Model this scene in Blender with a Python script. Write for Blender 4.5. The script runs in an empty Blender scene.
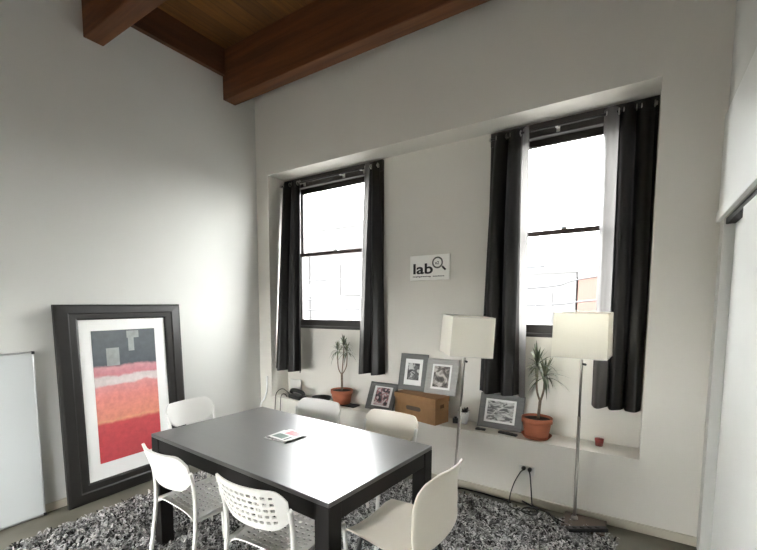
import bpy, bmesh, math, random
from mathutils import Vector, Matrix
random.seed(11)
PI = math.pi
S = bpy.context.scene
COL = S.collection

# ------------------------------------------------------------------ materials
def nodes_of(name):
    m = bpy.data.materials.new(name); m.use_nodes = True
    nt = m.node_tree; nt.nodes.clear()
    out = nt.nodes.new('ShaderNodeOutputMaterial')
    return m, nt, out

def N(nt, typ, **kw):
    n = nt.nodes.new(typ)
    for k, v in kw.items():
        if k.startswith('i_'):
            key = k[2:]
            n.inputs[int(key) if key.isdigit() else key.replace('_', ' ')].default_value = v
        else:
            setattr(n, k, v)
    return n

def ramp(nt, fac, stops, interp='LINEAR'):
    r = nt.nodes.new('ShaderNodeValToRGB'); cr = r.color_ramp; cr.interpolation = interp
    while len(cr.elements) < len(stops): cr.elements.new(0.5)
    for e, (p, c) in zip(cr.elements, stops):
        e.position = p; e.color = (*c, 1)
    nt.links.new(fac, r.inputs[0])
    return r

def mat(name, col, rough=0.6, metal=0.0, spec=0.5, var=0.0, vscale=8.0, bump=0.0, bscale=60.0, coat=0.0, stretch=(1, 1, 1)):
    m, nt, out = nodes_of(name)
    b = N(nt, 'ShaderNodeBsdfPrincipled')
    b.inputs['Roughness'].default_value = rough
    b.inputs['Metallic'].default_value = metal
    b.inputs['Specular IOR Level'].default_value = spec
    b.inputs['Coat Weight'].default_value = coat
    b.inputs['Base Color'].default_value = (*col, 1)
    nt.links.new(b.outputs[0], out.inputs[0])
    tc = N(nt, 'ShaderNodeTexCoord'); mp = N(nt, 'ShaderNodeMapping')
    mp.inputs['Scale'].default_value = stretch
    nt.links.new(tc.outputs['Object'], mp.inputs[0])
    if var > 0:
        n = N(nt, 'ShaderNodeTexNoise', i_Scale=vscale, i_Detail=5.0)
        nt.links.new(mp.outputs[0], n.inputs['Vector'])
        lo = tuple(max(0, c * (1 - var)) for c in col); hi = tuple(min(1, c * (1 + var)) for c in col)
        r = ramp(nt, n.outputs[0], [(0.3, lo), (0.7, hi)])
        nt.links.new(r.outputs[0], b.inputs['Base Color'])
    if bump > 0:
        n2 = N(nt, 'ShaderNodeTexNoise', i_Scale=bscale, i_Detail=4.0)
        nt.links.new(mp.outputs[0], n2.inputs['Vector'])
        bp = N(nt, 'ShaderNodeBump', i_Strength=bump, i_Distance=0.01)
        nt.links.new(n2.outputs[0], bp.inputs['Height']); nt.links.new(bp.outputs[0], b.inputs['Normal'])
    return m

def wood_mat(name, lo, hi, rough, axis, seam=None, spec=0.5, scale=1.0, bump=0.15):
    """grain stretched along axis (0 x, 1 y, 2 z); seam = (axis across the planks, plank width)"""
    m, nt, out = nodes_of(name)
    b = N(nt, 'ShaderNodeBsdfPrincipled', i_Roughness=rough)
    b.inputs['Specular IOR Level'].default_value = spec
    nt.links.new(b.outputs[0], out.inputs[0])
    tc = N(nt, 'ShaderNodeTexCoord'); mp = N(nt, 'ShaderNodeMapping')
    sc = [14 * scale] * 3; sc[axis] = 0.9 * scale
    mp.inputs['Scale'].default_value = sc
    nt.links.new(tc.outputs['Object'], mp.inputs[0])
    n = N(nt, 'ShaderNodeTexNoise', i_Scale=1.6, i_Detail=8.0, i_Roughness=0.65, i_Distortion=0.6)
    nt.links.new(mp.outputs[0], n.inputs['Vector'])
    r = ramp(nt, n.outputs[0], [(0.3, lo), (0.72, hi)])
    colour = r.outputs[0]
    if seam:
        sp = N(nt, 'ShaderNodeSeparateXYZ'); nt.links.new(tc.outputs['Object'], sp.inputs[0])
        dv = N(nt, 'ShaderNodeMath', operation='DIVIDE'); dv.inputs[1].default_value = seam[1]
        nt.links.new(sp.outputs[seam[0]], dv.inputs[0])
        fr = N(nt, 'ShaderNodeMath', operation='FRACT'); nt.links.new(dv.outputs[0], fr.inputs[0])
        fl = N(nt, 'ShaderNodeMath', operation='FLOOR'); nt.links.new(dv.outputs[0], fl.inputs[0])
        wn = N(nt, 'ShaderNodeTexWhiteNoise', noise_dimensions='1D'); nt.links.new(fl.outputs[0], wn.inputs['W'])
        tone = ramp(nt, wn.outputs[0], [(0.0, (0.72, 0.72, 0.72)), (1.0, (1.1, 1.1, 1.1))])
        mx = N(nt, 'ShaderNodeMix', data_type='RGBA', blend_type='MULTIPLY'); mx.inputs[0].default_value = 1
        nt.links.new(colour, mx.inputs[6]); nt.links.new(tone.outputs[0], mx.inputs[7])
        line = ramp(nt, fr.outputs[0], [(0.0, (0.25, 0.25, 0.25)), (0.025, (1, 1, 1)), (0.975, (1, 1, 1)), (1.0, (0.25, 0.25, 0.25))])
        mx2 = N(nt, 'ShaderNodeMix', data_type='RGBA', blend_type='MULTIPLY'); mx2.inputs[0].default_value = 1
        nt.links.new(mx.outputs[2], mx2.inputs[6]); nt.links.new(line.outputs[0], mx2.inputs[7])
        colour = mx2.outputs[2]
    nt.links.new(colour, b.inputs['Base Color'])
    bp = N(nt, 'ShaderNodeBump', i_Strength=bump, i_Distance=0.004)
    nt.links.new(n.outputs[0], bp.inputs['Height']); nt.links.new(bp.outputs[0], b.inputs['Normal'])
    return m

def cloth_mat(name, col, lining, trans):
    """glossy satin: dark reflective face with a little light let through"""
    m, nt, out = nodes_of(name)
    b = N(nt, 'ShaderNodeBsdfPrincipled', i_Roughness=0.42)
    b.inputs['Base Color'].default_value = (*col, 1)
    b.inputs['Specular IOR Level'].default_value = 0.3
    tl = N(nt, 'ShaderNodeBsdfTranslucent'); tl.inputs[0].default_value = (*lining, 1)
    mx = N(nt, 'ShaderNodeMixShader'); mx.inputs[0].default_value = trans
    tc = N(nt, 'ShaderNodeTexCoord'); n = N(nt, 'ShaderNodeTexNoise', i_Scale=9.0, i_Detail=4.0)
    nt.links.new(tc.outputs['Object'], n.inputs['Vector'])
    bp = N(nt, 'ShaderNodeBump', i_Strength=0.25, i_Distance=0.02)
    nt.links.new(n.outputs[0], bp.inputs['Height']); nt.links.new(bp.outputs[0], b.inputs['Normal'])
    nt.links.new(b.outputs[0], mx.inputs[1]); nt.links.new(tl.outputs[0], mx.inputs[2])
    nt.links.new(mx.outputs[0], out.inputs[0])
    return m

def shade_mat(name, col):
    m, nt, out = nodes_of(name)
    b = N(nt, 'ShaderNodeBsdfPrincipled', i_Roughness=0.85); b.inputs['Base Color'].default_value = (*col, 1)
    tl = N(nt, 'ShaderNodeBsdfTranslucent'); tl.inputs[0].default_value = (*col, 1)
    mx = N(nt, 'ShaderNodeMixShader'); mx.inputs[0].default_value = 0.35
    tc = N(nt, 'ShaderNodeTexCoord'); n = N(nt, 'ShaderNodeTexWave', i_Scale=160.0, i_Distortion=1.0)
    nt.links.new(tc.outputs['Object'], n.inputs['Vector'])
    bp = N(nt, 'ShaderNodeBump', i_Strength=0.08, i_Distance=0.002)
    nt.links.new(n.outputs[0], bp.inputs['Height']); nt.links.new(bp.outputs[0], b.inputs['Normal'])
    nt.links.new(b.outputs[0], mx.inputs[1]); nt.links.new(tl.outputs[0], mx.inputs[2]); nt.links.new(mx.outputs[0], out.inputs[0])
    return m

def glass_mat(name):
    m, nt, out = nodes_of(name)
    t = N(nt, 'ShaderNodeBsdfTransparent'); t.inputs[0].default_value = (0.97, 0.98, 0.98, 1)
    g = N(nt, 'ShaderNodeBsdfGlossy', i_Roughness=0.02)
    mx = N(nt, 'ShaderNodeMixShader'); mx.inputs[0].default_value = 0.05
    nt.links.new(t.outputs[0], mx.inputs[1]); nt.links.new(g.outputs[0], mx.inputs[2])
    nt.links.new(mx.outputs[0], out.inputs[0])
    return m

def poster_mat(name):
    """abstract bands: slate, pink, pale stripe, orange, red with wobbling borders (object z = height)"""
    m, nt, out = nodes_of(name)
    b = N(nt, 'ShaderNodeBsdfPrincipled', i_Roughness=0.5); b.inputs['Coat Weight'].default_value = 0.6
    b.inputs['Coat Roughness'].default_value = 0.08
    nt.links.new(b.outputs[0], out.inputs[0])
    tc = N(nt, 'ShaderNodeTexCoord'); sp = N(nt, 'ShaderNodeSeparateXYZ'); nt.links.new(tc.outputs['Object'], sp.inputs[0])
    n = N(nt, 'ShaderNodeTexNoise', i_Scale=5.0, i_Detail=6.0, i_Roughness=0.6); nt.links.new(tc.outputs['Object'], n.inputs['Vector'])
    a = N(nt, 'ShaderNodeMath', operation='MULTIPLY_ADD'); a.inputs[1].default_value = 0.10; nt.links.new(n.outputs[0], a.inputs[0])
    nt.links.new(sp.outputs[2], a.inputs[2])
    mr = N(nt, 'ShaderNodeMapRange'); mr.inputs[1].default_value = 0.30; mr.inputs[2].default_value = 1.40
    nt.links.new(a.outputs[0], mr.inputs[0])
    r = ramp(nt, mr.outputs[0], [(0.0, (0.50, 0.055, 0.07)), (0.30, (0.55, 0.075, 0.085)), (0.325, (0.72, 0.33, 0.20)), (0.34, (0.70, 0.26, 0.18)), (0.50, (0.70, 0.24, 0.21)),
                                 (0.585, (0.66, 0.27, 0.27)), (0.60, (0.66, 0.58, 0.57)), (0.65, (0.62, 0.54, 0.54)), (0.665, (0.56, 0.21, 0.24)), (0.72, (0.56, 0.27, 0.29)), (0.74, (0.075, 0.090, 0.105)), (1.0, (0.10, 0.115, 0.125))])
    n2 = N(nt, 'ShaderNodeTexNoise', i_Scale=26.0, i_Detail=5.0); nt.links.new(tc.outputs['Object'], n2.inputs['Vector'])
    r2 = ramp(nt, n2.outputs[0], [(0.3, (0.86, 0.86, 0.86)), (0.7, (1.08, 1.08, 1.08))])
    mx = N(nt, 'ShaderNodeMix', data_type='RGBA', blend_type='MULTIPLY'); mx.inputs[0].default_value = 1
    nt.links.new(r.outputs[0], mx.inputs[6]); nt.links.new(r2.outputs[0], mx.inputs[7]); nt.links.new(mx.outputs[2], b.inputs['Base Color'])
    return m

def print_mat(name, stops, scale, seed, stretch=(1, 1, 1)):
    m, nt, out = nodes_of(name)
    b = N(nt, 'ShaderNodeBsdfPrincipled', i_Roughness=0.4); b.inputs['Coat Weight'].default_value = 0.3
    nt.links.new(b.outputs[0], out.inputs[0])
    tc = N(nt, 'ShaderNodeTexCoord'); mp = N(nt, 'ShaderNodeMapping'); mp.inputs['Location'].default_value = (seed, seed * 2.3, seed * .7)
    mp.inputs['Scale'].default_value = stretch
    nt.links.new(tc.outputs['Object'], mp.inputs[0])
    n = N(nt, 'ShaderNodeTexNoise', i_Scale=scale, i_Detail=3.0, i_Distortion=1.2); nt.links.new(mp.outputs[0], n.inputs['Vector'])
    r = ramp(nt, n.outputs[0], stops); nt.links.new(r.outputs[0], b.inputs['Base Color'])
    return m

def pile_mat(name):
    m, nt, out = nodes_of(name)
    b = N(nt, 'ShaderNodeBsdfPrincipled', i_Roughness=0.85); b.inputs['Specular IOR Level'].default_value = 0.25
    at = N(nt, 'ShaderNodeAttribute', attribute_name='fibre'); nt.links.new(at.outputs['Color'], b.inputs['Base Color'])
    nt.links.new(b.outputs[0], out.inputs[0])
    return m

M = {}
M['wall'] = mat('painted_plaster', (0.69, 0.665, 0.61), 0.75, var=0.02, vscale=1.5, bump=0.05, bscale=90)
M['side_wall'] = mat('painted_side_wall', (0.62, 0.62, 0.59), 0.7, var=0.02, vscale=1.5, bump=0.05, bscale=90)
M['white_gloss'] = mat('white_lacquer', (0.78, 0.79, 0.775), 0.35, var=0.01)
M['skirting'] = mat('skirting_paint', (0.50, 0.46, 0.37), 0.55, var=0.06)
M['floor'] = mat('sealed_concrete', (0.12, 0.112, 0.085), 0.5, var=0.25, vscale=3.0, bump=0.05)
M['plank'] = wood_mat('ceiling_planks', (0.085, 0.034, 0.006), (0.22, 0.092, 0.016), 0.65, 1, seam=(0, 0.16))
M['beam'] = wood_mat('beam_timber', (0.070, 0.023, 0.007), (0.18, 0.064, 0.019), 0.6, 0, scale=0.7)
M['ledger'] = wood_mat('ledger_timber', (0.055, 0.021, 0.008), (0.14, 0.052, 0.019), 0.6, 1, scale=0.7)
M['frame_dark'] = mat('dark_window_paint', (0.028, 0.024, 0.022), 0.5, var=0.1)
M['rail_brown'] = mat('brown_sash', (0.10, 0.068, 0.060), 0.5)
M['glass'] = glass_mat('window_glass')
M['curtain'] = cloth_mat('dark_satin', (0.006, 0.005, 0.0045), (0.55, 0.53, 0.52), 0.004)
M['curtain_hem'] = cloth_mat('dark_satin_single_layer', (0.03, 0.027, 0.025), (0.62, 0.60, 0.58), 0.14)
M['rod'] = mat('rod_metal', (0.05, 0.05, 0.05), 0.35, metal=0.8)
M['steel'] = mat('brushed_steel', (0.55, 0.54, 0.51), 0.32, metal=1.0)
M['bronze'] = mat('brown_bronze', (0.12, 0.09, 0.07), 0.45, metal=0.6)
M['nickel'] = mat('dull_nickel', (0.34, 0.32, 0.29), 0.35, metal=1.0)
M['black_wood'] = wood_mat('black_brown_veneer', (0.006, 0.005, 0.0045), (0.016, 0.014, 0.012), 0.33, 0, spec=1.0, scale=1.2, bump=0.06)
_b = M['black_wood'].node_tree.nodes['Principled BSDF']; _b.inputs['Coat Weight'].default_value = 0.7; _b.inputs['Coat Roughness'].default_value = 0.34; _b.inputs['Coat IOR'].default_value = 1.6
M['black_edge'] = mat('black_brown_edge', (0.006, 0.005, 0.0045), 0.5, spec=0.2, var=0.15)
M['white_plastic'] = mat('white_plastic', (0.66, 0.65, 0.62), 0.42)
M['white_metal'] = mat('white_tube', (0.68, 0.67, 0.64), 0.35)
M['cream_plastic'] = mat('cream_plastic', (0.72, 0.67, 0.58), 0.38)
M['black_plastic'] = mat('black_plastic', (0.012, 0.012, 0.012), 0.4)
M['black_rubber'] = mat('black_rubber', (0.010, 0.010, 0.010), 0.6)
M['poster_frame'] = mat('black_moulding', (0.014, 0.013, 0.012), 0.38, var=0.1, bump=0.03)
M['mat_white'] = mat('mat_board', (0.82, 0.82, 0.80), 0.6, coat=0.3)
M['poster'] = poster_mat('abstract_print')
M['poster_pale'] = mat('print_pale_patch', (0.30, 0.32, 0.31), 0.5, var=0.2, vscale=15, coat=0.5)
M['board'] = mat('whiteboard_enamel', (0.50, 0.52, 0.52), 0.28, var=0.02, vscale=2)
M['alu'] = mat('aluminium', (0.55, 0.56, 0.56), 0.4, metal=0.9)
M['shade'] = shade_mat('lampshade_fabric', (0.88, 0.86, 0.79))
M['cardboard'] = mat('cardboard', (0.33, 0.185, 0.085), 0.8, var=0.08, vscale=20, bump=0.05)
M['card_dark'] = mat('cardboard_print', (0.12, 0.09, 0.065), 0.8, var=0.1)
M['terracotta'] = mat('terracotta', (0.36, 0.115, 0.060), 0.75, var=0.10, vscale=12, bump=0.05)
M['soil'] = mat('potting_soil', (0.035, 0.022, 0.014), 0.95, var=0.4, vscale=60, bump=0.6)
M['leaf'] = mat('dracaena_leaf', (0.055, 0.070, 0.035), 0.45, var=0.35, vscale=18)
M['leaf_edge'] = mat('dracaena_pale_leaf', (0.14, 0.15, 0.085), 0.45, var=0.3, vscale=18)
M['bark'] = mat('cane_bark', (0.15, 0.11, 0.075), 0.85, var=0.3, vscale=50, bump=0.4)
M['grey_frame'] = mat('grey_frame_wood', (0.14, 0.14, 0.135), 0.55, var=0.12, vscale=10, stretch=(1, 1, 6))
M['pale_frame'] = mat('pale_grey_frame_wood', (0.36, 0.35, 0.33), 0.55, var=0.10, vscale=10, stretch=(1, 1, 6))
M['photo_bw'] = print_mat('black_white_photo', [(0.36, (0.02, 0.02, 0.02)), (0.52, (0.10, 0.10, 0.10)), (0.60, (0.55, 0.55, 0.53))], 16, 1.7)
M['photo_bw2'] = print_mat('sepia_photo', [(0.36, (0.03, 0.025, 0.02)), (0.5, (0.14, 0.125, 0.11)), (0.62, (0.52, 0.48, 0.44))], 14, 4.1)
M['photo_red'] = print_mat('crowd_photo', [(0.34, (0.02, 0.02, 0.025)), (0.47, (0.12, 0.09, 0.10)), (0.54, (0.42, 0.17, 0.18)), (0.60, (0.62, 0.56, 0.56))], 20, 8.2)
M['photo_line'] = print_mat('sketch_print', [(0.40, (0.10, 0.10, 0.10)), (0.50, (0.34, 0.34, 0.33)), (0.60, (0.60, 0.60, 0.58))], 15, 2.9, (1, 1, 2.6))
M['white_ceramic'] = mat('white_ceramic', (0.70, 0.70, 0.68), 0.3)
M['succulent'] = mat('dark_succulent', (0.05, 0.045, 0.045), 0.6, var=0.4, vscale=40)
M['red_wax'] = mat('red_wax', (0.32, 0.014, 0.012), 0.4)
M['red_glass'] = glass_mat('clear_cup_glass')
M['sign_face'] = mat('sign_panel', (0.88, 0.87, 0.83), 0.5)
M['ink'] = mat('black_ink', (0.012, 0.012, 0.012), 0.6)
M['ink_grey'] = mat('grey_ink', (0.11, 0.11, 0.10), 0.6)
M['paper'] = mat('glossy_paper', (0.72, 0.72, 0.70), 0.35)
M['cover_pink'] = mat('cover_pink_print', (0.62, 0.20, 0.22), 0.35, var=0.2, vscale=30)
M['cover_green'] = mat('cover_green_print', (0.11, 0.17, 0.14), 0.35, var=0.4, vscale=40)
M['cover_dark'] = mat('cover_dark_print', (0.05, 0.045, 0.05), 0.35)
M['pile'] = pile_mat('shag_pile')
M['backing'] = mat('rug_backing', (0.05, 0.048, 0.045), 0.95)
M['brick_far'] = mat('far_brick', (0.060, 0.028, 0.021), 0.9, var=0.1, vscale=4)
M['stone_far'] = mat('far_render', (0.050, 0.0488, 0.0488), 0.9, var=0.06, vscale=1)
M['pale_far'] = mat('far_pale_render', (0.054, 0.0528, 0.0525), 0.9, var=0.06, vscale=1)
M['glass_far'] = mat('far_window', (0.048, 0.048, 0.049), 0.8)
M['street'] = mat('pale_concrete_yard', (0.09, 0.09, 0.088), 0.9, var=0.2)
M['wire'] = mat('wire_grey', (0.020, 0.020, 0.022), 0.7)

# ------------------------------------------------------------------ mesh builder
class MB:
    def __init__(s): s.v = []; s.f = []; s.mi = []; s.sm = []; s.slot = 0
    def add(s, verts, faces, smooth=False):
        b = len(s.v); s.v += [tuple(v) for v in verts]
        for f in faces:
            s.f.append(tuple(b + i for i in f)); s.mi.append(s.slot); s.sm.append(smooth)
        return s
    def box(s, x0, x1, y0, y1, z0, z1, Mx=None):
        v = [Vector((x, y, z)) for z in (z0, z1) for y in (y0, y1) for x in (x0, x1)]
        if Mx: v = [Mx @ p for p in v]
        return s.add(v, [(0, 2, 3, 1), (4, 5, 7, 6), (0, 1, 5, 4), (2, 6, 7, 3), (0, 4, 6, 2), (1, 3, 7, 5)])
    def frustum(s, c, a, b, z0, z1):
        """square tapering post: half sizes a (bottom) and b (top)"""
        v = [(c[0] + sx * a, c[1] + sy * a, z0) for sx, sy in ((-1, -1), (1, -1), (1, 1), (-1, 1))] + [(c[0] + sx * b, c[1] + sy * b, z1) for sx, sy in ((-1, -1), (1, -1), (1, 1), (-1, 1))]
        return s.add(v, [(3, 2, 1, 0), (4, 5, 6, 7)] + [(i, (i + 1) % 4, 4 + (i + 1) % 4, 4 + i) for i in range(4)])
    def tube(s, pts, r, n=10, closed=False, squash=1.0):
        pts = [Vector(p) for p in pts]; k = len(pts)
        rr = r if isinstance(r, (list, tuple)) else [r] * k
        tang = []
        for i in range(k):
            a = pts[(i - 1) % k] if closed or i > 0 else pts[0]; b = pts[(i + 1) % k] if closed or i < k - 1 else pts[-1]
            tang.append((b - a).normalized())
        up = Vector((0, 0, 1)) if abs(tang[0].z) < 0.9 else Vector((1, 0, 0))
        nrm = (up - tang[0] * up.dot(tang[0])).normalized()
        vs = []
        for i in range(k):
            nrm = (nrm - tang[i] * nrm.dot(tang[i])).normalized(); bi = tang[i].cross(nrm)
            for j in range(n):
                a = 2 * PI * j / n
                vs.append(pts[i] + (nrm * math.cos(a) + bi * math.sin(a) * squash) * rr[i])
        fs = []
        for i in range(k if closed else k - 1):
            for j in range(n):
                a = i * n + j; b = i * n + (j + 1) % n; c = ((i + 1) % k) * n + (j + 1) % n; d = ((i + 1) % k) * n + j
                fs.append((a, b, c, d))
        if not closed:
            fs.append(tuple(reversed(range(n)))); fs.append(tuple((k - 1) * n + j for j in range(n)))
        return s.add(vs, fs, True)
    def lathe(s, prof, n=32, c=(0, 0, 0)):
        vs = []; k = len(prof)
        for r, z in prof:
            for j in range(n):
                a = 2 * PI * j / n; vs.append((c[0] + r * math.cos(a), c[1] + r * math.sin(a), c[2] + z))
        fs = [(i * n + j, i * n + (j + 1) % n, (i + 1) * n + (j + 1) % n, (i + 1) * n + j) for i in range(k - 1) for j in range(n)]
        fs.append(tuple(reversed(range(n)))); fs.append(tuple((k - 1) * n + j for j in range(n)))
        return s.add(vs, fs, True)
    def grid(s, fn, nu, nv, smooth=True):
        vs = [fn(i / nu, j / nv) for j in range(nv + 1) for i in range(nu + 1)]
        fs = [(j * (nu + 1) + i, j * (nu + 1) + i + 1, (j + 1) * (nu + 1) + i + 1, (j + 1) * (nu + 1) + i) for j in range(nv) for i in range(nu)]
        return s.add(vs, fs, smooth)
    def holed(s, fn, us, vs_):
        """us, vs_: lists of (value, is_hole_start); cells hole x hole are left open"""
        nu, nv = len(us), len(vs_)
        V = [fn(u[0], v[0]) for v in vs_ for u in us]
        F = [(j * nu + i, j * nu + i + 1, (j + 1) * nu + i + 1, (j + 1) * nu + i) for j in range(nv - 1) for i in range(nu - 1) if not (us[i][1] and vs_[j][1])]
        return s.add(V, F, True)
    def build(s, name, material, parent=None, bevel=0.0, solid=0.0, subsurf=0, seg=2):
        me = bpy.data.meshes.new(name); me.from_pydata(s.v, [], s.f); me.validate()
        mats = material if isinstance(material, (list, tuple)) else [material]
        for m in mats: me.materials.append(m)
        me.polygons.foreach_set('use_smooth', s.sm); me.polygons.foreach_set('material_index', s.mi); me.update()
        o = bpy.data.objects.new(name, me); COL.objects.link(o)
        if parent: o.parent = parent
        if solid:
            md = o.modifiers.new('solid', 'SOLIDIFY'); md.thickness = abs(solid); md.offset = 0 if solid > 0 else -1
        if solid and not subsurf:
            md = o.modifiers.new('split', 'EDGE_SPLIT'); md.split_angle = math.radians(40)
        if bevel:
            md = o.modifiers.new('bevel', 'BEVEL'); md.width = bevel; md.segments = seg; md.limit_method = 'ANGLE'; md.angle_limit = math.radians(40)
        if subsurf:
            md = o.modifiers.new('sub', 'SUBSURF'); md.levels = subsurf; md.render_levels = subsurf
        return o

def tag(o, label, cat, group=None):
    o['label'] = label; o['category'] = cat
    if group: o['group'] = group
    return o
def thing(name, label, cat, loc=(0, 0, 0), rot=(0, 0, 0), group=None):
    o = bpy.data.objects.new(name, None); COL.objects.link(o)
    o.empty_display_size = 0.1; o.location = loc; o.rotation_euler = rot
    return tag(o, label, cat, group)
def struct(o): o['kind'] = 'structure'; return o
def dup(root, loc, rz, label, swap=None):
    r = root.copy(); COL.objects.link(r); r.location = loc; r.rotation_euler = (0, 0, rz); r['label'] = label
    for ch in list(root.children):
        c = ch.copy(); COL.objects.link(c); c.parent = r
        for g in list(ch.children):
            d = g.copy(); COL.objects.link(d); d.parent = c
    return r
def smooth_path(pts, n=8):
    pts = [Vector(p) for p in pts]; out = []
    for i in range(len(pts) - 1):
        p0 = pts[max(i - 1, 0)]; p1 = pts[i]; p2 = pts[i + 1]; p3 = pts[min(i + 2, len(pts) - 1)]
        for k in range(n):
            t = k / n
            out.append(0.5 * ((2 * p1) + (p2 - p0) * t + (2 * p0 - 5 * p1 + 4 * p2 - p3) * t * t + (3 * p1 - p0 - 3 * p2 + p3) * t ** 3))
    out.append(pts[-1]); return out

# ------------------------------------------------------------------ room
XW, ZC, YF = 3.96, 4.12, -4.9          # right wall, plank underside, wall behind the camera
XL, XR, ZT, ZL, D = 0.18, 3.638, 2.965, 0.501, 0.28   # recess
WIN = [(0.36, 1.40), (2.70, 3.46)]     # window openings in the recess
WZ0, WZ1 = 1.30, 2.90
FW = (0.25, 1.95, 0.35, 1.70)           # opening added behind the camera, out of view, to let in fill light

f = MB().box(-0.15, XW + 0.8, YF - 0.15, 0.45, -0.12, 0.0).build('floor', M['floor']); struct(f)
f = MB().box(-0.15, XW + 0.8, YF - 0.15, 0.45, ZC, ZC + 0.12).build('ceiling', M['plank']); struct(f)
for y0, y1, z in ((-0.435, -0.279, 3.637), (-1.755, -1.605, 3.597), (-3.07, -2.92, 3.60), (-4.39, -4.24, 3.60)):
    b = MB().box(0.0, XW, y0, y1, z, ZC).build('beam', M['beam'], bevel=0.008); struct(b)
for y0, y1 in ((-1.605, -0.435), (-2.92, -1.755), (-4.24, -3.07)):
    b = MB().box(0.0, 0.045, y0, y1, 3.866, ZC).build('trim_2', M['ledger']); struct(b)

m = MB().box(-0.15, 0.0, YF - 0.15, 0.45, 0, ZC)
struct(m.build('wall_left', M['side_wall']))

w = MB()
w.box(0.0, XL, 0, 0.42, 0, ZC); w.box(XR, XW + 0.8, 0, 0.42, 0, ZC)
w.box(XL, XR, 0, 0.42, ZT, ZC); w.box(XL, XR, 0, 0.42, 0, ZL)
xs = [XL, WIN[0][0], WIN[0][1], WIN[1][0], WIN[1][1], XR]
for i in (0, 2, 4): w.box(xs[i], xs[i + 1], D, 0.42, ZL, ZT)
for i in (1, 3):
    w.box(xs[i], xs[i + 1], D, 0.42, ZL, WZ0); w.box(xs[i], xs[i + 1], D, 0.42, WZ1, ZT)
struct(w.build('wall_back', M['wall']))
struct(MB().box(0.0, XW, -0.014, 0, 0, 0.062).build('baseboard_back', M['skirting'], bevel=0.003))
struct(MB().box(0.0, 0.014, YF, -0.014, 0, 0.062).build('baseboard_left', M['skirting'], bevel=0.003))

w = MB()                                # right wall with the closet opening
CY0, CY1, CZ = -0.14, -3.3, 2.035
w.box(XW, XW + 0.06, CY0, 0.0, 0, ZC); w.box(XW, XW + 0.06, YF, CY1, 0, ZC); w.box(XW, XW + 0.06, CY1, CY0, CZ, ZC)
w.box(XW + 0.7, XW + 0.8, YF, 0.0, 0, ZC)
struct(w.build('wall_right', M['side_wall']))
t = struct(MB().box(XW - 0.012, XW, -4.2, -0.002, 2.105, 2.65).build('trim_1', M['white_gloss']))
t = struct(MB().box(XW - 0.022, XW, -4.2, -0.002, 2.035, 2.095).build('trim_3', M['white_gloss'], bevel=0.004))
t = struct(MB().box(XW + 0.010, XW + 0.085, CY1, CY0, 2.003, 2.035).build('trim_4', M['black_edge']))
for nm, x, y0, y1 in (('door_1', XW + 0.006, -2.05, -0.66), ('door_2', XW + 0.050, -1.25, -0.15), ('door_3', XW + 0.050, -3.28, -1.85)):
    d = struct(MB().box(x, x + 0.03, y0, y1, 0.012, 2.005).build(nm, M['white_gloss'], bevel=0.004))

w = MB()                                # wall behind the camera with an opening added for fill light
w.box(0, FW[0], YF - 0.15, YF, 0, ZC); w.box(FW[1], XW + 0.8, YF - 0.15, YF, 0, ZC)
w.box(FW[0], FW[1], YF - 0.15, YF, 0, FW[2]); w.box(FW[0], FW[1], YF - 0.15, YF, FW[3], ZC)
struct(w.build('wall_front', M['wall']))
o = MB()
o.box(FW[0], FW[1], YF - 0.1, YF - 0.04, FW[2], FW[2] + 0.05); o.box(FW[0], FW[1], YF - 0.1, YF - 0.04, FW[3] - 0.05, FW[3])
for x in (FW[0], (FW[0] + FW[1]) / 2 - 0.025, FW[1] - 0.05): o.box(x, x + 0.05, YF - 0.1, YF - 0.04, FW[2] + 0.05, FW[3] - 0.05)
wf = struct(o.build('window_3', M['frame_dark']))  # frame of the added, unseen window that brightens the room
MB().box(FW[0] + 0.05, FW[1] - 0.05, YF - 0.075, YF - 0.07, FW[2] + 0.05, FW[3] - 0.05).build('pane', M['glass'], wf)

# ------------------------------------------------------------------ the two windows in the recess
def window(n, ox0, ox1, x0, x1, rail_end):
    o = MB()                            # outer casing on the recess wall
    o.box(ox0, ox1, D - 0.03, D + 0.03, 2.845, 2.953)
    o.box(ox0, x0 + 0.0, D - 0.022, D + 0.03, WZ0, 2.845); o.box(x1, ox1, D - 0.022, D + 0.03, WZ0, 2.845)
    root = struct(o.build('window_%d' % n, M['frame_dark'], bevel=0.003))
    s = MB()                            # upper sash
    s.box(x0, x1, 0.335, 0.365, 2.80, 2.90); s.box(x0, x0 + 0.035, 0.335, 0.365, 2.10, 2.80); s.box(x1 - 0.035, x1, 0.335, 0.365, 2.10, 2.80)
    s.build('upper_sash', M['frame_dark'], root, bevel=0.003)
    s = MB(); s.box(x0, x1, 0.300, 0.332, 2.096, 2.134); s.build('meeting_rail', M['rail_brown'], root, bevel=0.003)
    s = MB(); xm = (x0 + x1) / 2; s.box(xm - 0.02, xm + 0.02, 0.300, 0.325, 2.134, 2.152); s.build('sash_lock', M['alu'], root, bevel=0.003)
    s = MB()
    s.box(x0, x1, 0.298, 0.332, 1.315, 1.385); s.box(x0, x0 + 0.035, 0.300, 0.332, 1.385, 2.10); s.box(x1 - 0.035, x1, 0.300, 0.332, 1.385, 2.10)
    s.build('lower_sash', M['frame_dark'], root, bevel=0.003)
    MB().box(x0, x1, 0.270, 0.40, 1.285, 1.315).build('window_sill', M['frame_dark'], root, bevel=0.004)
    MB().box(x0 + 0.035, x1 - 0.035, 0.348, 0.352, 2.128, 2.80).build('pane', M['glass'], root)
    MB().box(x0 + 0.035, x1 - 0.035, 0.314, 0.318, 1.385, 2.10).build('pane', M['glass'], root)
window(1, 0.195, 1.486, *WIN[0], 0)
window(2, 2.515, 3.634, *WIN[1], 0)

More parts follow.
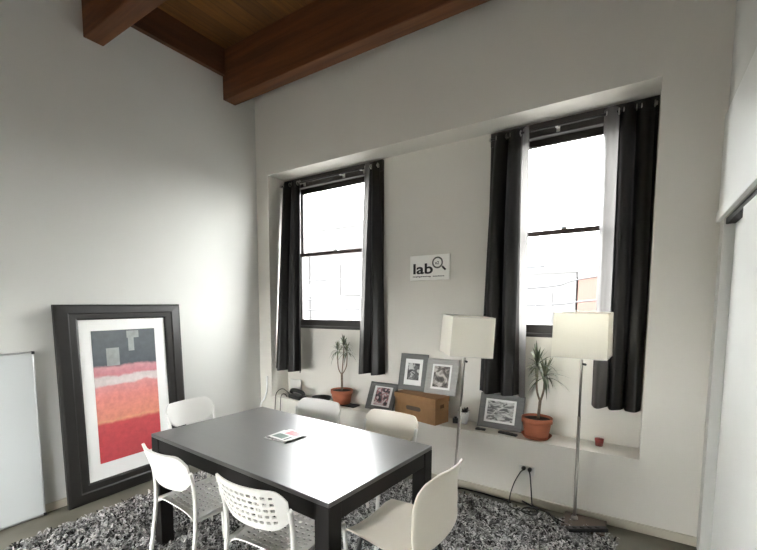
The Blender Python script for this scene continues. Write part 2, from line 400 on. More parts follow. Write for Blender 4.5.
# ------------------------------------------------------------------ curtains and rods
RY, RZ = 0.185, 2.880
def curtain_rod(label, x0, x1, brackets):
    t = thing('curtain_rod', label, 'curtain rod', ((x0 + x1) / 2, RY, RZ))
    h = (x1 - x0) / 2
    MB().tube([(-h, 0, 0), (h, 0, 0)], 0.009, 12).build('rod', M['rod'], t)
    for s in (-1, 1):
        MB().tube([(s * (h - 0.002), 0, 0), (s * (h + 0.006), 0, 0), (s * (h + 0.014), 0, 0)], [0.013, 0.015, 0.011], 12).build('finial', M['steel'], t)
    for bx in brackets:
        b = MB(); b.box(bx - t.location.x - 0.008, bx - t.location.x + 0.008, -0.002, D - 0.032 - RY, -0.006, 0.006)
        b.box(bx - t.location.x - 0.010, bx - t.location.x + 0.010, -0.013, 0.013, -0.014, -0.008); b.box(bx - t.location.x - 0.012, bx - t.location.x + 0.012, D - 0.040 - RY, D - 0.030 - RY, -0.025, 0.025)
        b.build('bracket', M['steel'], t)
    return t
curtain_rod('thin dark curtain rod above the left window, on small silver brackets', 0.215, 1.460, (0.50, 1.03, 1.28))
curtain_rod('thin dark curtain rod above the right window, on small silver brackets', 2.535, 3.610, (2.66, 3.02, 3.48))

def curtain(label, xt0, xt1, xb0, xb1, zb, folds, ph, yb, amp_t=0.030, amp_b=0.042, hem=None):
    t = thing('curtain', label, 'curtain', ((xt0 + xt1) / 2, RY, RZ), group='dark satin curtains')
    ox, oy, oz = t.location
    def fn(u, v):
        e = v ** 0.8
        x0 = xt0 + (xb0 - xt0) * e; x1 = xt1 + (xb1 - xt1) * e
        x = x0 + (x1 - x0) * u
        amp = amp_t + (amp_b - amp_t) * v
        a = 2 * PI * folds * u + ph + 0.5 * math.sin(3 * v + ph)
        y = RY + (yb - RY) * v + amp * math.sin(a) + 0.010 * v * math.sin(2.3 * a + 1)
        x += 0.4 * amp * math.cos(a) * (0.35 if u in (0, 1) else 1)
        x = min(max(x, XL + 0.012), XR - 0.008)
        z = RZ + 0.032 + (zb - RZ - 0.032) * v + 0.006 * v * math.sin(a + 1)
        return (x - ox, min(y, D - 0.045) - oy, z - oz)
    a0, a1 = {None: (0, 1), 'right': (0, .72), 'left': (.26, 1)}[hem]
    MB().grid(lambda u, v: fn(a0 + (a1 - a0) * u, v), 72, 36).build('fabric_panel', M['curtain'], t)
    if hem:
        b0, b1 = (.72, 1) if hem == 'right' else (0, .26)
        MB().grid(lambda u, v: fn(b0 + (b1 - b0) * u, v), 24, 36).build('leading_edge', M['curtain_hem'], t)
    k = int(2 * folds)
    for i in range(k):
        u = (i * PI - ph - 0.0) / (2 * PI * folds)
        if not 0.02 < u < 0.98: u = (u % 1.0)
        p = fn(u, 0.012)
        ring = [(p[0] + 0.002, 0.019 * math.cos(a), 0.019 * math.sin(a)) for a in [2 * PI * q / 16 for q in range(16)]]
        MB().tube(ring, 0.004, 6, closed=True).build('eyelet', M['steel'], t)
    return t
curtain('dark curtain hanging at the left side of the left window', 0.215, 0.500, 0.175, 0.600, 0.815, 2.5, 0.4, 0.040)
curtain('dark curtain hanging at the right side of the left window, above the low framed photo', 1.335, 1.488, 1.235, 1.545, 0.850, 2.0, 2.4, 0.185, hem='left')
curtain('dark curtain hanging at the left side of the right window, behind the leaning lamp', 2.555, 2.830, 2.480, 2.870, 0.800, 2.6, 0.9, 0.185, hem='right')
curtain('dark curtain at the right side of the right window, in the corner of the recess', 3.325, 3.625, 3.325, 3.628, 0.790, 3.0, 1.8, 0.185, hem='left')

# ------------------------------------------------------------------ table
TX, TY, TR_, TL_, TW_ = 1.103, -1.979, -0.0703, 1.493, 0.896
RUG = 0.022
tb = thing('dining_table', 'large black-brown rectangular table in the middle of the room', 'table',
           (TX + TL_ / 2 * math.cos(TR_) - TW_ / 2 * math.sin(TR_), TY + TL_ / 2 * math.sin(TR_) + TW_ / 2 * math.cos(TR_), RUG), (0, 0, TR_))
hl, hw, TH = TL_ / 2, TW_ / 2, 0.745 - RUG
MB().box(-hl, hl, -hw, hw, TH - 0.022, TH).build('tabletop', M['black_wood'], tb, bevel=0.003)
for nm, b in (('apron', (-hl + .084, hl - .084, -hw + .004, -hw + .026)), ('apron', (-hl + .084, hl - .084, hw - .026, hw - .004)),
              ('apron', (-hl + .004, -hl + .026, -hw + .084, hw - .084)), ('apron', (hl - .026, hl - .004, -hw + .084, hw - .084))):
    MB().box(*b, TH - 0.100, TH - 0.0225).build(nm, M['black_edge'], tb, bevel=0.002)
for sx in (-1, 1):
    for sy in (-1, 1):
        MB().box(min(sx * hl, sx * (hl - .082)), max(sx * hl, sx * (hl - .082)), min(sy * hw, sy * (hw - .082)), max(sy * hw, sy * (hw - .082)), 0.0, TH - 0.0225).build('leg', M['black_edge'], tb, bevel=0.003)

# ------------------------------------------------------------------ chairs
def cuts(lo, hi, n, hole, margin):
    a, b = lo + margin, hi - margin; step = (b - a) / n; out = [(lo + margin * k / 5, False) for k in range(5)]
    for i in range(n):
        c = a + step * (i + .5)
        out.append((c - step * hole / 2, True)); out.append((c + step * hole / 2, False))
    return out + [(hi - margin * (4 - k) / 5, False) for k in range(5)]

def stack_chair(label, loc, rz, plastic, metal, perforated, group, plain_back=False):
    t = thing('stacking_chair', label, 'chair', loc, (0, 0, rz), group)
    W, H = 0.200, 0.775                 # half width at the legs, height
    def back(u, v):                     # u across -1..1, v up 0..1
        a = abs(u)
        top = (0.792 if perforated else 0.772) - 0.050 * max(0, (a - 0.74) / 0.26) ** 2.2 - 0.004 * (1 - a * a)
        bot = 0.598 + 0.050 * max(0, (a - 0.55) / 0.45) ** 2 - 0.012 * (1 - a * a)
        z = bot + (top - bot) * v
        x = u * (W + 0.012 * v)
        y = -0.232 - 0.055 * (1 - u * u) - 0.055 * (z - 0.60) / 0.175
        return (x, y + 0.035, z)
    if perforated and not plain_back: MB().holed(back, cuts(-1, 1, 10, 0.62, 0.22), cuts(0, 1, 5, 0.50, 0.12)).build('backrest', plastic, t, solid=0.007)
    else: MB().grid(lambda u, v: back(2 * u - 1, v), 24, 10).build('backrest', plastic, t, solid=0.014)
    def seat(u, v):                     # v from rear 0 to front 1
        hwid = 0.185 + 0.006 * v
        y = -0.200 + 0.415 * v
        dip = 0.016 * (1 - u * u) * math.sin(PI * min(1, v * 1.1))
        edge = -0.030 * max(0, (v - 0.88) / 0.12) ** 2
        rear = 0.020 * (1 - u * u) * max(0, (0.12 - v) / 0.12) - 0.028 * abs(u) ** 6 * max(0, (0.3 - v) / 0.3)
        return (u * hwid, y - 0.012 * (1 - u * u) * (1 - v), 0.455 - dip + edge + rear)
    if perforated: MB().holed(seat, cuts(-1, 1, 9, 0.55, 0.13), cuts(0, 1, 10, 0.45, 0.08)).build('seat', plastic, t, solid=0.006)
    else: MB().grid(lambda u, v: seat(2 * u - 1, v), 20, 20).build('seat', plastic, t, solid=0.012)
    for s in (-1, 1):
        p = smooth_path([(s * 0.212, -0.262, 0.0), (s * 0.207, -0.216, 0.30), (s * 0.203, -0.200, 0.46), (s * 0.204, -0.203, 0.60), (s * 0.208, -0.226, 0.70)], 6)
        MB().tube(p, 0.0115, 10).build('rear_leg', metal, t)
        p = smooth_path([(s * 0.192, 0.232, 0.0), (s * 0.190, 0.215, 0.30), (s * 0.188, 0.200, 0.425), (s * 0.188, 0.16, 0.440), (s * 0.197, -0.195, 0.440)], 6)
        MB().tube(p, 0.0115, 10).build('front_leg', metal, t)
    MB().tube([(-0.2, 0.16, 0.430), (0.2, 0.16, 0.430)], 0.009, 8).build('crossbar', metal, t)
    return t
G = 'white chairs around the table'
PLW, PLC = M['white_plastic'], M['cream_plastic']
stack_chair('white chair with a smooth backrest, near side of the table, nearer the print', (1.620, -1.950, RUG), -0.07, PLW, M['white_metal'], True, G, True)
stack_chair('white chair with a perforated backrest, by the near corner of the table', (2.255, -1.965, RUG), 0.03, PLW, M['white_metal'], True, G)
stack_chair('white chair across the table under the left plant pot', (1.545, -1.075, RUG), PI + 0.03, PLW, M['white_metal'], False, G)
stack_chair('cream chair across the table in front of the cardboard box', (2.185, -1.085, RUG), PI - 0.05, PLC, M['white_metal'], False, G)
stack_chair('pale chair at the far left end of the table, beside the big framed print', (0.925, -1.405, RUG), -PI / 2 + 0.02, PLW, M['white_metal'], False, G)

def shell_chair(label, loc, rz):
    t = thing('shell_chair', label, 'chair', loc, (0, 0, rz), G)
    prof = [(0.200, 0.425, 0.175), (0.165, 0.452, 0.200), (0.05, 0.452, 0.214), (-0.07, 0.440, 0.218), (-0.17, 0.438, 0.218), (-0.225, 0.468, 0.218), (-0.245, 0.530, 0.222),
            (-0.245, 0.600, 0.224), (-0.245, 0.680, 0.218), (-0.252, 0.750, 0.203), (-0.268, 0.805, 0.182), (-0.278, 0.825, 0.158)]
    k = len(prof) - 1
    def fn(u, v):
        f_ = v * k; i = min(int(f_), k - 1); q = f_ - i
        y, z, w_ = [prof[i][c] * (1 - q) + prof[i + 1][c] * q for c in range(3)]
        s = 2 * u - 1
        up = max(0.0, min(1.0, (v - 0.36) / 0.2))      # 0 on the seat, 1 on the back
        dish = abs(s) ** 2.4
        y += up * 0.055 * dish * (1 - 0.4 * max(0, v - 0.75) / 0.25); z += (1 - up) * 0.020 * dish
        z -= up * 0.030 * max(0, abs(s) - 0.6) ** 2 / 0.16 * max(0, v - 0.8) / 0.2
        return (s * w_, y, z)
    MB().grid(fn, 20, 33).build('seat_shell', M['cream_plastic'], t, solid=0.010, subsurf=1)
    for s in (-1, 1):
        p = smooth_path([(s * 0.195, 0.165, 0.0), (s * 0.170, 0.135, 0.30), (s * 0.150, 0.120, 0.415), (s * 0.150, 0.10, 0.428)], 6)
        MB().tube(p, 0.010, 10).build('leg', M['black_plastic'], t)
        p = smooth_path([(s * 0.205, -0.225, 0.0), (s * 0.175, -0.140, 0.30), (s * 0.150, -0.095, 0.405), (s * 0.150, -0.05, 0.424)], 6)
        MB().tube(p, 0.010, 10).build('leg', M['black_plastic'], t)
    MB().tube(smooth_path([(-0.15, 0.10, 0.428), (-0.15, -0.05, 0.424)], 2), 0.010, 8).tube([(0.15, 0.10, 0.428), (0.15, -0.05, 0.424)], 0.010, 8).tube([(-0.15, 0.05, 0.428), (0.15, 0.05, 0.428)], 0.009, 8).build('under_frame', M['black_plastic'], t)
    return t
shell_chair('cream moulded one-piece shell chair at the right end of the table', (2.685, -1.645, RUG), PI / 2 - 0.06)

# ------------------------------------------------------------------ rug
rug = thing('shag_rug', 'black, grey and white shaggy rug under the table and chairs', 'rug', (1.85, -1.39, 0))
RX0, RX1, RY0, RY1 = 0.38, 3.54, -2.62, -0.175
def rr(x, y, m=0.0):                    # inside the rounded rug outline
    r = 0.16; dx = max(abs(x - (RX0 + RX1) / 2) - ((RX1 - RX0) / 2 - r - m), 0); dy = max(abs(y - (RY0 + RY1) / 2) - ((RY1 - RY0) / 2 - r - m), 0)
    return math.hypot(dx, dy) < r
out = []
for cx, cy, a0 in ((RX1 - .16, RY1 - .16, 0), (RX0 + .16, RY1 - .16, 90), (RX0 + .16, RY0 + .16, 180), (RX1 - .16, RY0 + .16, 270)):
    for k in range(9):
        a = math.radians(a0 + k * 90 / 8); out.append((cx + .16 * math.cos(a) - 1.85, cy + .16 * math.sin(a) + 1.39))
n_ = len(out)
MB().add([(x, y, 0.001) for x, y in out] + [(x, y, 0.014) for x, y in out],
         [tuple(reversed(range(n_))), tuple(n_ + i for i in range(n_))] + [(i, (i + 1) % n_, n_ + (i + 1) % n_, n_ + i) for i in range(n_)]).build('backing', M['backing'], rug)
V = []; F = []; Cc = []
step = 0.0185
x = RX0
while x < RX1:
    y = RY0
    while y < RY1:
        px, py = x + random.uniform(-.009, .009), y + random.uniform(-.009, .009)
        if rr(px, py, 0.004):
            g = random.random()
            base = random.uniform(.012, .05) if g < .26 else (random.uniform(.13, .28) if g < .64 else random.uniform(.36, .62))
            for q in range(2):
                a = random.uniform(0, 2 * PI); L = random.uniform(.026, .046); hz = random.uniform(.018, .038); wd = random.uniform(.0040, .0075)
                c, s = math.cos(a), math.sin(a); nx, ny = -s * wd, c * wd
                b = len(V); z0 = 0.012
                for (tt, zz, ww) in ((0, 0, 1), (.35, .75, 1), (.75, 1.0, .85), (1.0, .80, .45)):
                    qx, qy = px - 1.85 + c * L * tt, py + 1.39 + s * L * tt
                    V.append((qx + nx * ww, qy + ny * ww, z0 + hz * zz)); V.append((qx - nx * ww, qy - ny * ww, z0 + hz * zz))
                col = base * random.uniform(.8, 1.2)
                for k in range(3):
                    F.append((b + 2 * k, b + 2 * k + 1, b + 2 * k + 3, b + 2 * k + 2))
                Cc += [col] * 8
        y += step
    x += step
me = bpy.data.meshes.new('pile'); me.from_pydata(V, [], F)
ca = me.color_attributes.new('fibre', 'FLOAT_COLOR', 'POINT')
buf = []
for c in Cc: buf += [c, c * 0.985, c * 0.955, 1.0]
ca.data.foreach_set('color', buf)
me.polygons.foreach_set('use_smooth', [True] * len(F)); me.materials.append(M['pile'])
po = bpy.data.objects.new('pile', me); COL.objects.link(po); po.parent = rug; po['kind'] = 'stuff'

# ------------------------------------------------------------------ poster and whiteboard on the left wall
def ring_frame(mb, x0, x1, z0, z1, wl, wr, wb, wt, y0, y1):
    """mitred frame with a stepped profile; front at y0 (towards -y)"""
    O = [(x0, z0), (x1, z0), (x1, z1), (x0, z1)]; I = [(x0 + wl, z0 + wb), (x1 - wr, z0 + wb), (x1 - wr, z1 - wt), (x0 + wl, z1 - wt)]
    def lerp(t): return [(o[0] + (i[0] - o[0]) * t, o[1] + (i[1] - o[1]) * t) for o, i in zip(O, I)]
    d = y1 - y0
    loops = [(O, y1), (O, y0 + d * .35), (lerp(.12), y0 + d * .12), (lerp(.55), y0), (lerp(.62), y0 + d * .18), (lerp(.90), y0 + d * .22), (I, y0 + d * .38), (I, y1)]
    vs = []; fs = []
    for L, y in loops: vs += [(p[0], y, p[1]) for p in L]
    for k in range(len(loops)):
        for j in range(4):
            k2 = (k + 1) % len(loops); fs.append((k * 4 + j, k * 4 + (j + 1) % 4, k2 * 4 + (j + 1) % 4, k2 * 4 + j))
    mb.add(vs, fs); return mb

PW, PH = 1.045, 1.555
tilt = math.asin(0.060 / PH)
p = thing('framed_poster', 'large abstract print in a wide black frame leaning on the left wall', 'picture', (0.090, -1.575, 0.004), (-tilt, 0, PI / 2 + 0.02))
ring_frame(MB(), -PW / 2, PW / 2, 0, PH, 0.160, 0.160, 0.150, 0.120, -0.040, 0.0).build('frame', M['poster_frame'], p)
MB().box(-PW / 2 + .155, PW / 2 - .155, -0.016, -0.006, 0.145, PH - .115).build('mat_board', M['mat_white'], p)
o = MB(); o.box(-0.270, 0.262, -0.0185, -0.0165, 0.275, 1.345)
o.slot = 1; o.box(-0.165, -0.060, -0.0190, -0.0184, 1.055, 1.20); o.box(0.010, 0.115, -0.0190, -0.0184, 1.275, 1.335); o.box(0.020, 0.070, -0.0190, -0.0184, 1.165, 1.275)
o.build('print', [M['poster'], M['poster_pale']], p)
MB().box(-PW / 2 + .02, PW / 2 - .02, -0.004, -0.001, 0.02, PH - .02).build('backing_board', M['black_edge'], p)

WH, WW = 1.215, 1.10
wb_ = thing('whiteboard', 'white dry-erase board leaning on the left wall beside the big framed print', 'whiteboard', (0.040, -2.222 - WW / 2, 0.03), (-math.asin(0.022 / WH), 0, PI / 2))
MB().box(-WW / 2 + .008, WW / 2 - .008, -0.012, -0.002, 0.008, WH - .008).build('writing_surface', M['board'], wb_)
ring_frame(MB(), -WW / 2, WW / 2, 0, WH, .014, .014, .014, .014, -0.018, 0.0).build('rim', M['alu'], wb_)
for sx in (-1, 1):
    for z in (0, WH):
        o = MB(); o.box(sx * WW / 2 - .016, sx * WW / 2 + .003 if sx > 0 else sx * WW / 2 + .016, -0.021, 0.002, z - (.018 if z else .003), z + (.003 if z else .018))
        o.build('corner_cap', M['black_plastic'], wb_, bevel=0.003)
wb_.location.z = 0.006

# ------------------------------------------------------------------ floor lamps
def floor_lamp(label, loc, lean, rz, pole_h=1.40):
    t = thing('floor_lamp', label, 'lamp', loc, group='floor lamps with square white shades')
    MB().box(-0.07, 0.19, -0.13, 0.09, 0.0, 0.016).build('base', M['bronze'], t, bevel=0.004)
    R = Matrix.Rotation(lean, 4, 'Y') @ Matrix.Rotation(0, 4, 'Z')
    tr = lambda q: tuple(R @ Vector(q))
    MB().tube([tr((0, 0, 0.010)), tr((0, 0, 0.10)), tr((0, 0, 0.75))], 0.0105, 12).tube([tr((0, 0, 0.74)), tr((0, 0, pole_h))], 0.008, 12).lathe([(0.022, 0.012), (0.022, 0.03), (0.012, 0.042)], 20).build('pole', M['nickel'], t)
    z0, z1 = 1.165, 1.465
    a0, a1 = 0.160, 0.155
    Rz = R @ Matrix.Rotation(rz, 4, 'Z')
    sh = MB(); cs = [(-1, -1), (1, -1), (1, 1), (-1, 1)]
    vs = [Rz @ Vector((sx * a0, sy * a0, z0)) for sx, sy in cs] + [Rz @ Vector((sx * a1, sy * a1, z1)) for sx, sy in cs]
    sh.add(vs, [(i, (i + 1) % 4, 4 + (i + 1) % 4, 4 + i) for i in range(4)])
    so = sh.build('lamp_shade', M['shade'], t, solid=0.003)
    for z, a in ((z0 + .003, a0), (z1 - .003, a1)):
        e = MB(); e.tube([tuple(Rz @ Vector((sx * a, sy * a, z))) for sx, sy in cs], 0.0028, 6, closed=True); e.build('rim_wire', M['white_metal'], so)
    e = MB(); e.tube([tuple(Rz @ Vector((-a1, 0, z1 - .02))), tuple(Rz @ Vector((a1, 0, z1 - .02)))], 0.003, 6); e.tube([tuple(Rz @ Vector((0, -a1, z1 - .02))), tuple(Rz @ Vector((0, a1, z1 - .02)))], 0.003, 6); e.build('spider_wire', M['steel'], so)
    bm_ = MB().lathe([(0.013, 1.20), (0.013, 1.27), (0.020, 1.29), (0.032, 1.33), (0.030, 1.36), (0.012, 1.385)], 16); bm_.v = [tr(q) for q in bm_.v]
    bm_.build('bulb', M['white_ceramic'], t)
    MB().tube([tr((0.006, -0.004, 1.115)), tr((0.026, -0.016, 1.113))], [0.007, 0.008], 10).build('switch', M['black_plastic'], t)
    return t
floor_lamp('steel floor lamp with a square white shade, pole upright, in front of the right window', (3.285, -0.150, 0.03), 0.0, -0.04)
floor_lamp('steel floor lamp with a square white shade, leaning, between the two windows', (2.425, -0.215, 0.0), 0.062, 0.62)

# ------------------------------------------------------------------ ledge: plants
def leaf(mb, base, az, el, L, w, droop):
    pts = []; n = 7
    d = Vector((math.cos(az) * math.cos(el), math.sin(az) * math.cos(el), math.sin(el)))
    side = Vector((-math.sin(az), math.cos(az), 0))
    vs = []
    for i in range(n + 1):
        t = i / n
        c = Vector(base) + d * L * t + Vector((0, 0, -droop * t * t * L)) - Vector((d.x, d.y, 0)) * droop * .25 * t * t * L
        ww = w * (0.55 + 1.2 * t) if t < .35 else w * (1 - ((t - .35) / .65) ** 1.8)
        fold = Vector((0, 0, 0.35 * ww))
        vs += [c + side * ww + fold, c, c - side * ww + fold]
    fs = []
    for i in range(n):
        a = i * 3; fs += [(a, a + 3, a + 4, a + 1), (a + 1, a + 4, a + 5, a + 2)]
    mb.add(vs, fs, True)

def dracaena(label, loc, heads, trunk, seed, pot_r, pot_h, nleaf, L, droop, saucer, limit_y, min_x=-9):
    rnd = random.Random(seed)
    t = thing('potted_dracaena', label, 'plant', loc, group='potted plants in terracotta')
    k = pot_r
    MB().lathe([(k * .76, 0.006), (k * .92, pot_h * .72), (k * .92, pot_h * .74), (k, pot_h * .75), (k, pot_h), (k * .92, pot_h), (k * .90, pot_h * .86), (0.005, pot_h * .86)], 36).build('pot', M['terracotta'], t)
    if saucer: MB().lathe([(k * .78, 0), (k * 1.0, 0.028), (k * .96, 0.028), (k * .76, 0.0055), (0.004, 0.0055)], 36).build('saucer', M['terracotta'], t)
    MB().lathe([(k * .88, pot_h * .862), (k * .88, pot_h * .90), (k * .5, pot_h * .92), (0.004, pot_h * .925)], 24).build('soil', M['soil'], t)
    for path, r in trunk:
        MB().tube(smooth_path(path, 5), r, 8).build('trunk', M['bark'], t)
    for hx, hy, hz, n, sc in heads:
        cr = MB()
        for i in range(n):
            cr.slot = 1 if rnd.random() < .3 else 0
            u = i / n
            az = i * 2.39996 + rnd.uniform(-.3, .3); el = 1.45 - 1.75 * u + rnd.uniform(-.15, .15)
            LL = L * sc * rnd.uniform(.75, 1.1)
            reach = hy + math.sin(az) * math.cos(el) * LL + loc[1]
            if reach > limit_y: LL *= max(.3, (limit_y - hy - loc[1]) / max(.001, reach - hy - loc[1]))
            rx = hx + math.cos(az) * math.cos(el) * LL + loc[0]
            if rx < min_x: LL *= max(.3, (hx + loc[0] - min_x) / (hx + loc[0] - rx))
            leaf(cr, (hx, hy, hz + .03 * (1 - u)), az, el, LL, 0.0085 * sc, droop * (0.3 + u) * rnd.uniform(.7, 1.3))
        cr.build('foliage', [M['leaf'], M['leaf_edge']], t)
    return t
z = ZL
dracaena('small spiky palm-like plant in a terracotta pot, under the left window', (1.065, 0.145, z + .012),
         [(-.045, -.01, .545, 26, .8), (.03, .0, .60, 30, .9), (.075, -.01, .54, 24, .8)],
         [([(0, 0, .13), (.002, 0, .22), (.0, 0, .315)], [.013, .012, .014] and .012), ([(0, 0, .305), (-.045, 0, .38), (-.045, -.01, .55)], .006), ([(0, 0, .305), (.012, 0, .40), (.03, 0, .60)], .006), ([(0, 0, .305), (.06, 0, .40), (.075, -.01, .55)], .006)],
         3, .118, .150, 26, .165, 0.6, False, .235)
dracaena('larger spiky palm-like plant in a terracotta pot with saucer, under the right window', (2.970, 0.120, z + .001),
         [(-.012, .0, .555, 44, 1.0), (.045, -.005, .475, 34, .95)],
         [([(.008, 0, .13), (.012, 0, .21), (.018, 0, .30)], .011), ([(.018, 0, .29), (-.010, 0, .39), (-.012, 0, .56)], .008), ([(.018, 0, .29), (.040, 0, .38), (.045, -.005, .48)], .008)],
         5, .112, .165, 40, .225, 0.6, True, .245, 2.892)

t = thing('potted_succulent', 'tiny dark succulent in a small white pot, between box and framed sketch', 'plant', (2.362, 0.190, z))
MB().lathe([(.030, 0), (.044, .105), (.039, .105), (.037, .092), (.003, .092)], 24).build('pot', M['white_ceramic'], t)
rnd = random.Random(4); cr = MB()
for i in range(26):
    leaf(cr, (rnd.uniform(-.02, .02), rnd.uniform(-.02, .02), .093), i * 2.4, rnd.uniform(.35, 1.4), rnd.uniform(.045, .085), .010, .35)
cr.build('leaves', M['succulent'], t)

# ------------------------------------------------------------------ ledge: framed pictures
def photo_frame(label, loc, lean, rz, w, h, fw, fm, mats, pm, foot=0.0, pw=None):
    t = thing('picture_frame', label, 'picture', loc, (-lean, 0, rz), 'small framed pictures on the ledge')
    l, r, b, tp = fw
    ring_frame(MB(), -w / 2, w / 2, 0, h, l, r, b, tp, -0.016, 0).build('frame', fm, t)
    MB().box(-w / 2 + .004, w / 2 - .004, -0.003, -0.0005, 0.004, h - .004).build('backing_board', M['card_dark'], t)
    MB().box(-w / 2 + l - .003, w / 2 - r + .003, -0.008, -0.004, b - .003, h - tp + .003).build('mat_board', M['mat_white'], t)
    ml, mr_, mb_, mt = mats
    MB().box(-w / 2 + l + ml, w / 2 - r - mr_, -0.0100, -0.0085, b + mb_, h - tp - mt).build('print', pm, t)
    return t
def lean_at(h, dy): return math.asin(min(.6, dy / h))
BZ = z + 0.2345                          # top of the cardboard box
photo_frame('dark grey framed black-and-white photo, left of the pair standing on the cardboard box', (1.848, 0.190, BZ), lean_at(.36, .080), 0.0, .285, .35, (.055, .050, .050, .050), M['grey_frame'], (.030, .030, .050, .040), M['photo_bw'])
photo_frame('pale grey framed sepia photo, right of the pair behind the cardboard box', (2.140, 0.168, BZ), lean_at(.36, .100), 0.0, .300, .325, (.055, .060, .045, .050), M['pale_frame'], (.018, .018, .020, .018), M['photo_bw2'])
photo_frame('small grey frame with a colourful crowd photo, left of the cardboard box', (1.510, 0.150, z), lean_at(.285, .125), -0.03, .320, .285, (.060, .050, .040, .040), M['grey_frame'], (.028, .026, .012, .012), M['photo_red'])
photo_frame('wide grey frame with a pale sketch, left of the larger plant', (2.668, 0.175, z), lean_at(.295, .095), -0.02, .365, .295, (.050, .062, .050, .045), M['grey_frame'], (.020, .018, .018, .018), M['photo_line'])

# cardboard box
bx = thing('cardboard_box', 'brown cardboard storage box with lid and hand holes on the ledge', 'box', (1.985, 0.112, z + .003), (0, 0, -0.235))
bw, bd, bh = .230, .098, .225
o = MB()
def wall_hole(fn): o.holed(fn, [(-1, False), (-.30, True), (.30, False), (1, False)], [(0, False), (.60, True), (.76, False), (1, False)])
o.add([(-bw, -bd, 0), (bw, -bd, 0), (bw, bd, 0), (-bw, bd, 0)], [(3, 2, 1, 0)])
o.add([(-bw, -bd, 0), (bw, -bd, 0), (bw, -bd, bh), (-bw, -bd, bh)], [(0, 1, 2, 3)])
o.add([(-bw, bd, 0), (bw, bd, 0), (bw, bd, bh), (-bw, bd, bh)], [(3, 2, 1, 0)])
wall_hole(lambda u, v: (bw, u * bd, v * bh)); wall_hole(lambda u, v: (-bw, -u * bd, v * bh))
o.build('carton', M['cardboard'], bx, solid=0.004)
MB().box(-bw - .004, bw + .004, -bd - .004, bd + .004, bh + .001, bh + .006).box(-bw - .006, bw + .006, -bd - .007, -bd - .003, bh - .040, bh + .006).box(-bw - .006, bw + .006, bd + .003, bd + .007, bh - .040, bh + .006).build('lid', M['cardboard'], bx, bevel=0.002)
o = MB(); pts = []
for k in range(24):
    a = 2 * PI * k / 24; cx_ = .062 if math.cos(a) > 0 else -.062
    pts.append((cx_ + .022 * math.cos(a) - .01, .108 + .020 * math.sin(a)))
o.add([(x_, -bd - .0032, z_) for x_, z_ in pts] + [(x_, -bd - .0022, z_) for x_, z_ in pts], [tuple(range(24))] + [(i, (i + 1) % 24, 24 + (i + 1) % 24, 24 + i) for i in range(24)])
o.build('label_panel', M['card_dark'], bx)

# candle
t = thing('candle', 'small red candle in a clear cup at the right end of the ledge', 'candle', (3.392, 0.165, z))
MB().lathe([(.026, 0), (.034, .072), (.031, .072), (.0245, .004), (.003, .004)], 24).build('cup', M['red_glass'], t)
MB().lathe([(.0240, .0045), (.0302, .058), (.003, .059)], 24).build('wax', M['red_wax'], t)
MB().tube([(0, 0, .054), (.001, 0, .066)], .0015, 6).build('wick', M['ink'], t)

# dark trays, dish and gadgets on the ledge
o = MB(); o.box(-.165, .165, -.060, .060, 0, .004)
ring = [(-.165, -.06), (.165, -.06), (.165, .06), (-.165, .06)]
o.box(-.165, .165, -.060, -.056, .004, .011); o.box(-.165, .165, .056, .060, .004, .011); o.box(-.165, -.161, -.056, .056, .004, .011); o.box(.161, .165, -.056, .056, .004, .011)
o = o.build('tray', M['black_plastic'], bevel=.001); o.location = (1.085, 0.150, z); tag(o, 'flat black tray under the left plant pot', 'tray')
o = MB().lathe([(.070, 0), (.098, .020), (.106, .050), (.102, .050), (.090, .020), (.003, .012)], 32).build('dish', M['black_plastic']); o.location = (.790, .145, z)
tag(o, 'round black dish beside the left plant pot', 'dish')
t = thing('pocket_gadget', 'flat black oblong gadget lying left of the framed sketch', 'gadget', (2.545, .075, z), (0, 0, .1))
MB().box(-.042, .042, -.022, .022, 0, .014).build('body', M['black_plastic'], t, bevel=.006, seg=3)
MB().box(-.030, -.010, -.012, .012, .014, .017).build('button', M['black_rubber'], t, bevel=.001)
t = thing('remote_control', 'slim black remote lying in front of the framed sketch', 'remote', (2.765, .070, z), (0, 0, -.2))
MB().box(-.075, .075, -.020, .020, 0, .016).build('body', M['black_plastic'], t, bevel=.004)
for i in range(5): MB().box(-.06 + i * .024, -.048 + i * .024, -.006, .006, .016, .018).build('button', M['black_rubber'], t)
t = thing('desk_gadget', 'small black gadget tucked beside the right end of the cardboard box', 'gadget', (2.300, .150, z), (0, 0, .3))
MB().box(-.024, .024, -.018, .018, 0, .046).build('body', M['black_plastic'], t, bevel=.005)
MB().lathe([(.012, 0), (.012, .012), (.009, .012)], 16).build('knob', M['black_rubber'], t).location = (0, 0, .046)

# router, handset and cables on the left end of the ledge
t = thing('router', 'small white box standing among the cables at the left end of the ledge', 'router', (.365, .210, z), (0, 0, .12))
MB().box(-.075, .075, -.016, .016, 0.0, .190).build('body', M['white_plastic'], t, bevel=.006, seg=3)
MB().box(-.05, .05, -.018, -.0155, .02, .026).build('light_strip', M['ink_grey'], t)
t = thing('desk_phone', 'black phone handset lying by the small white box', 'phone', (.485, .095, z), (0, 0, -.25))
MB().box(-.11, .11, -.055, .055, 0, .040).build('base', M['black_plastic'], t, bevel=.010, seg=3)
MB().tube(smooth_path([(-.125, 0, .052), (-.105, 0, .078), (-.04, 0, .090), (.04, 0, .090), (.105, 0, .078), (.125, 0, .052)], 6), .021, 12).build('handset', M['black_plastic'], t)
t = thing('phone_charger', 'flat black adapter next to the round black dish', 'adapter', (.640, .060, z))
MB().box(-.035, .035, -.025, .025, 0, .028).build('body', M['black_plastic'], t, bevel=.005)
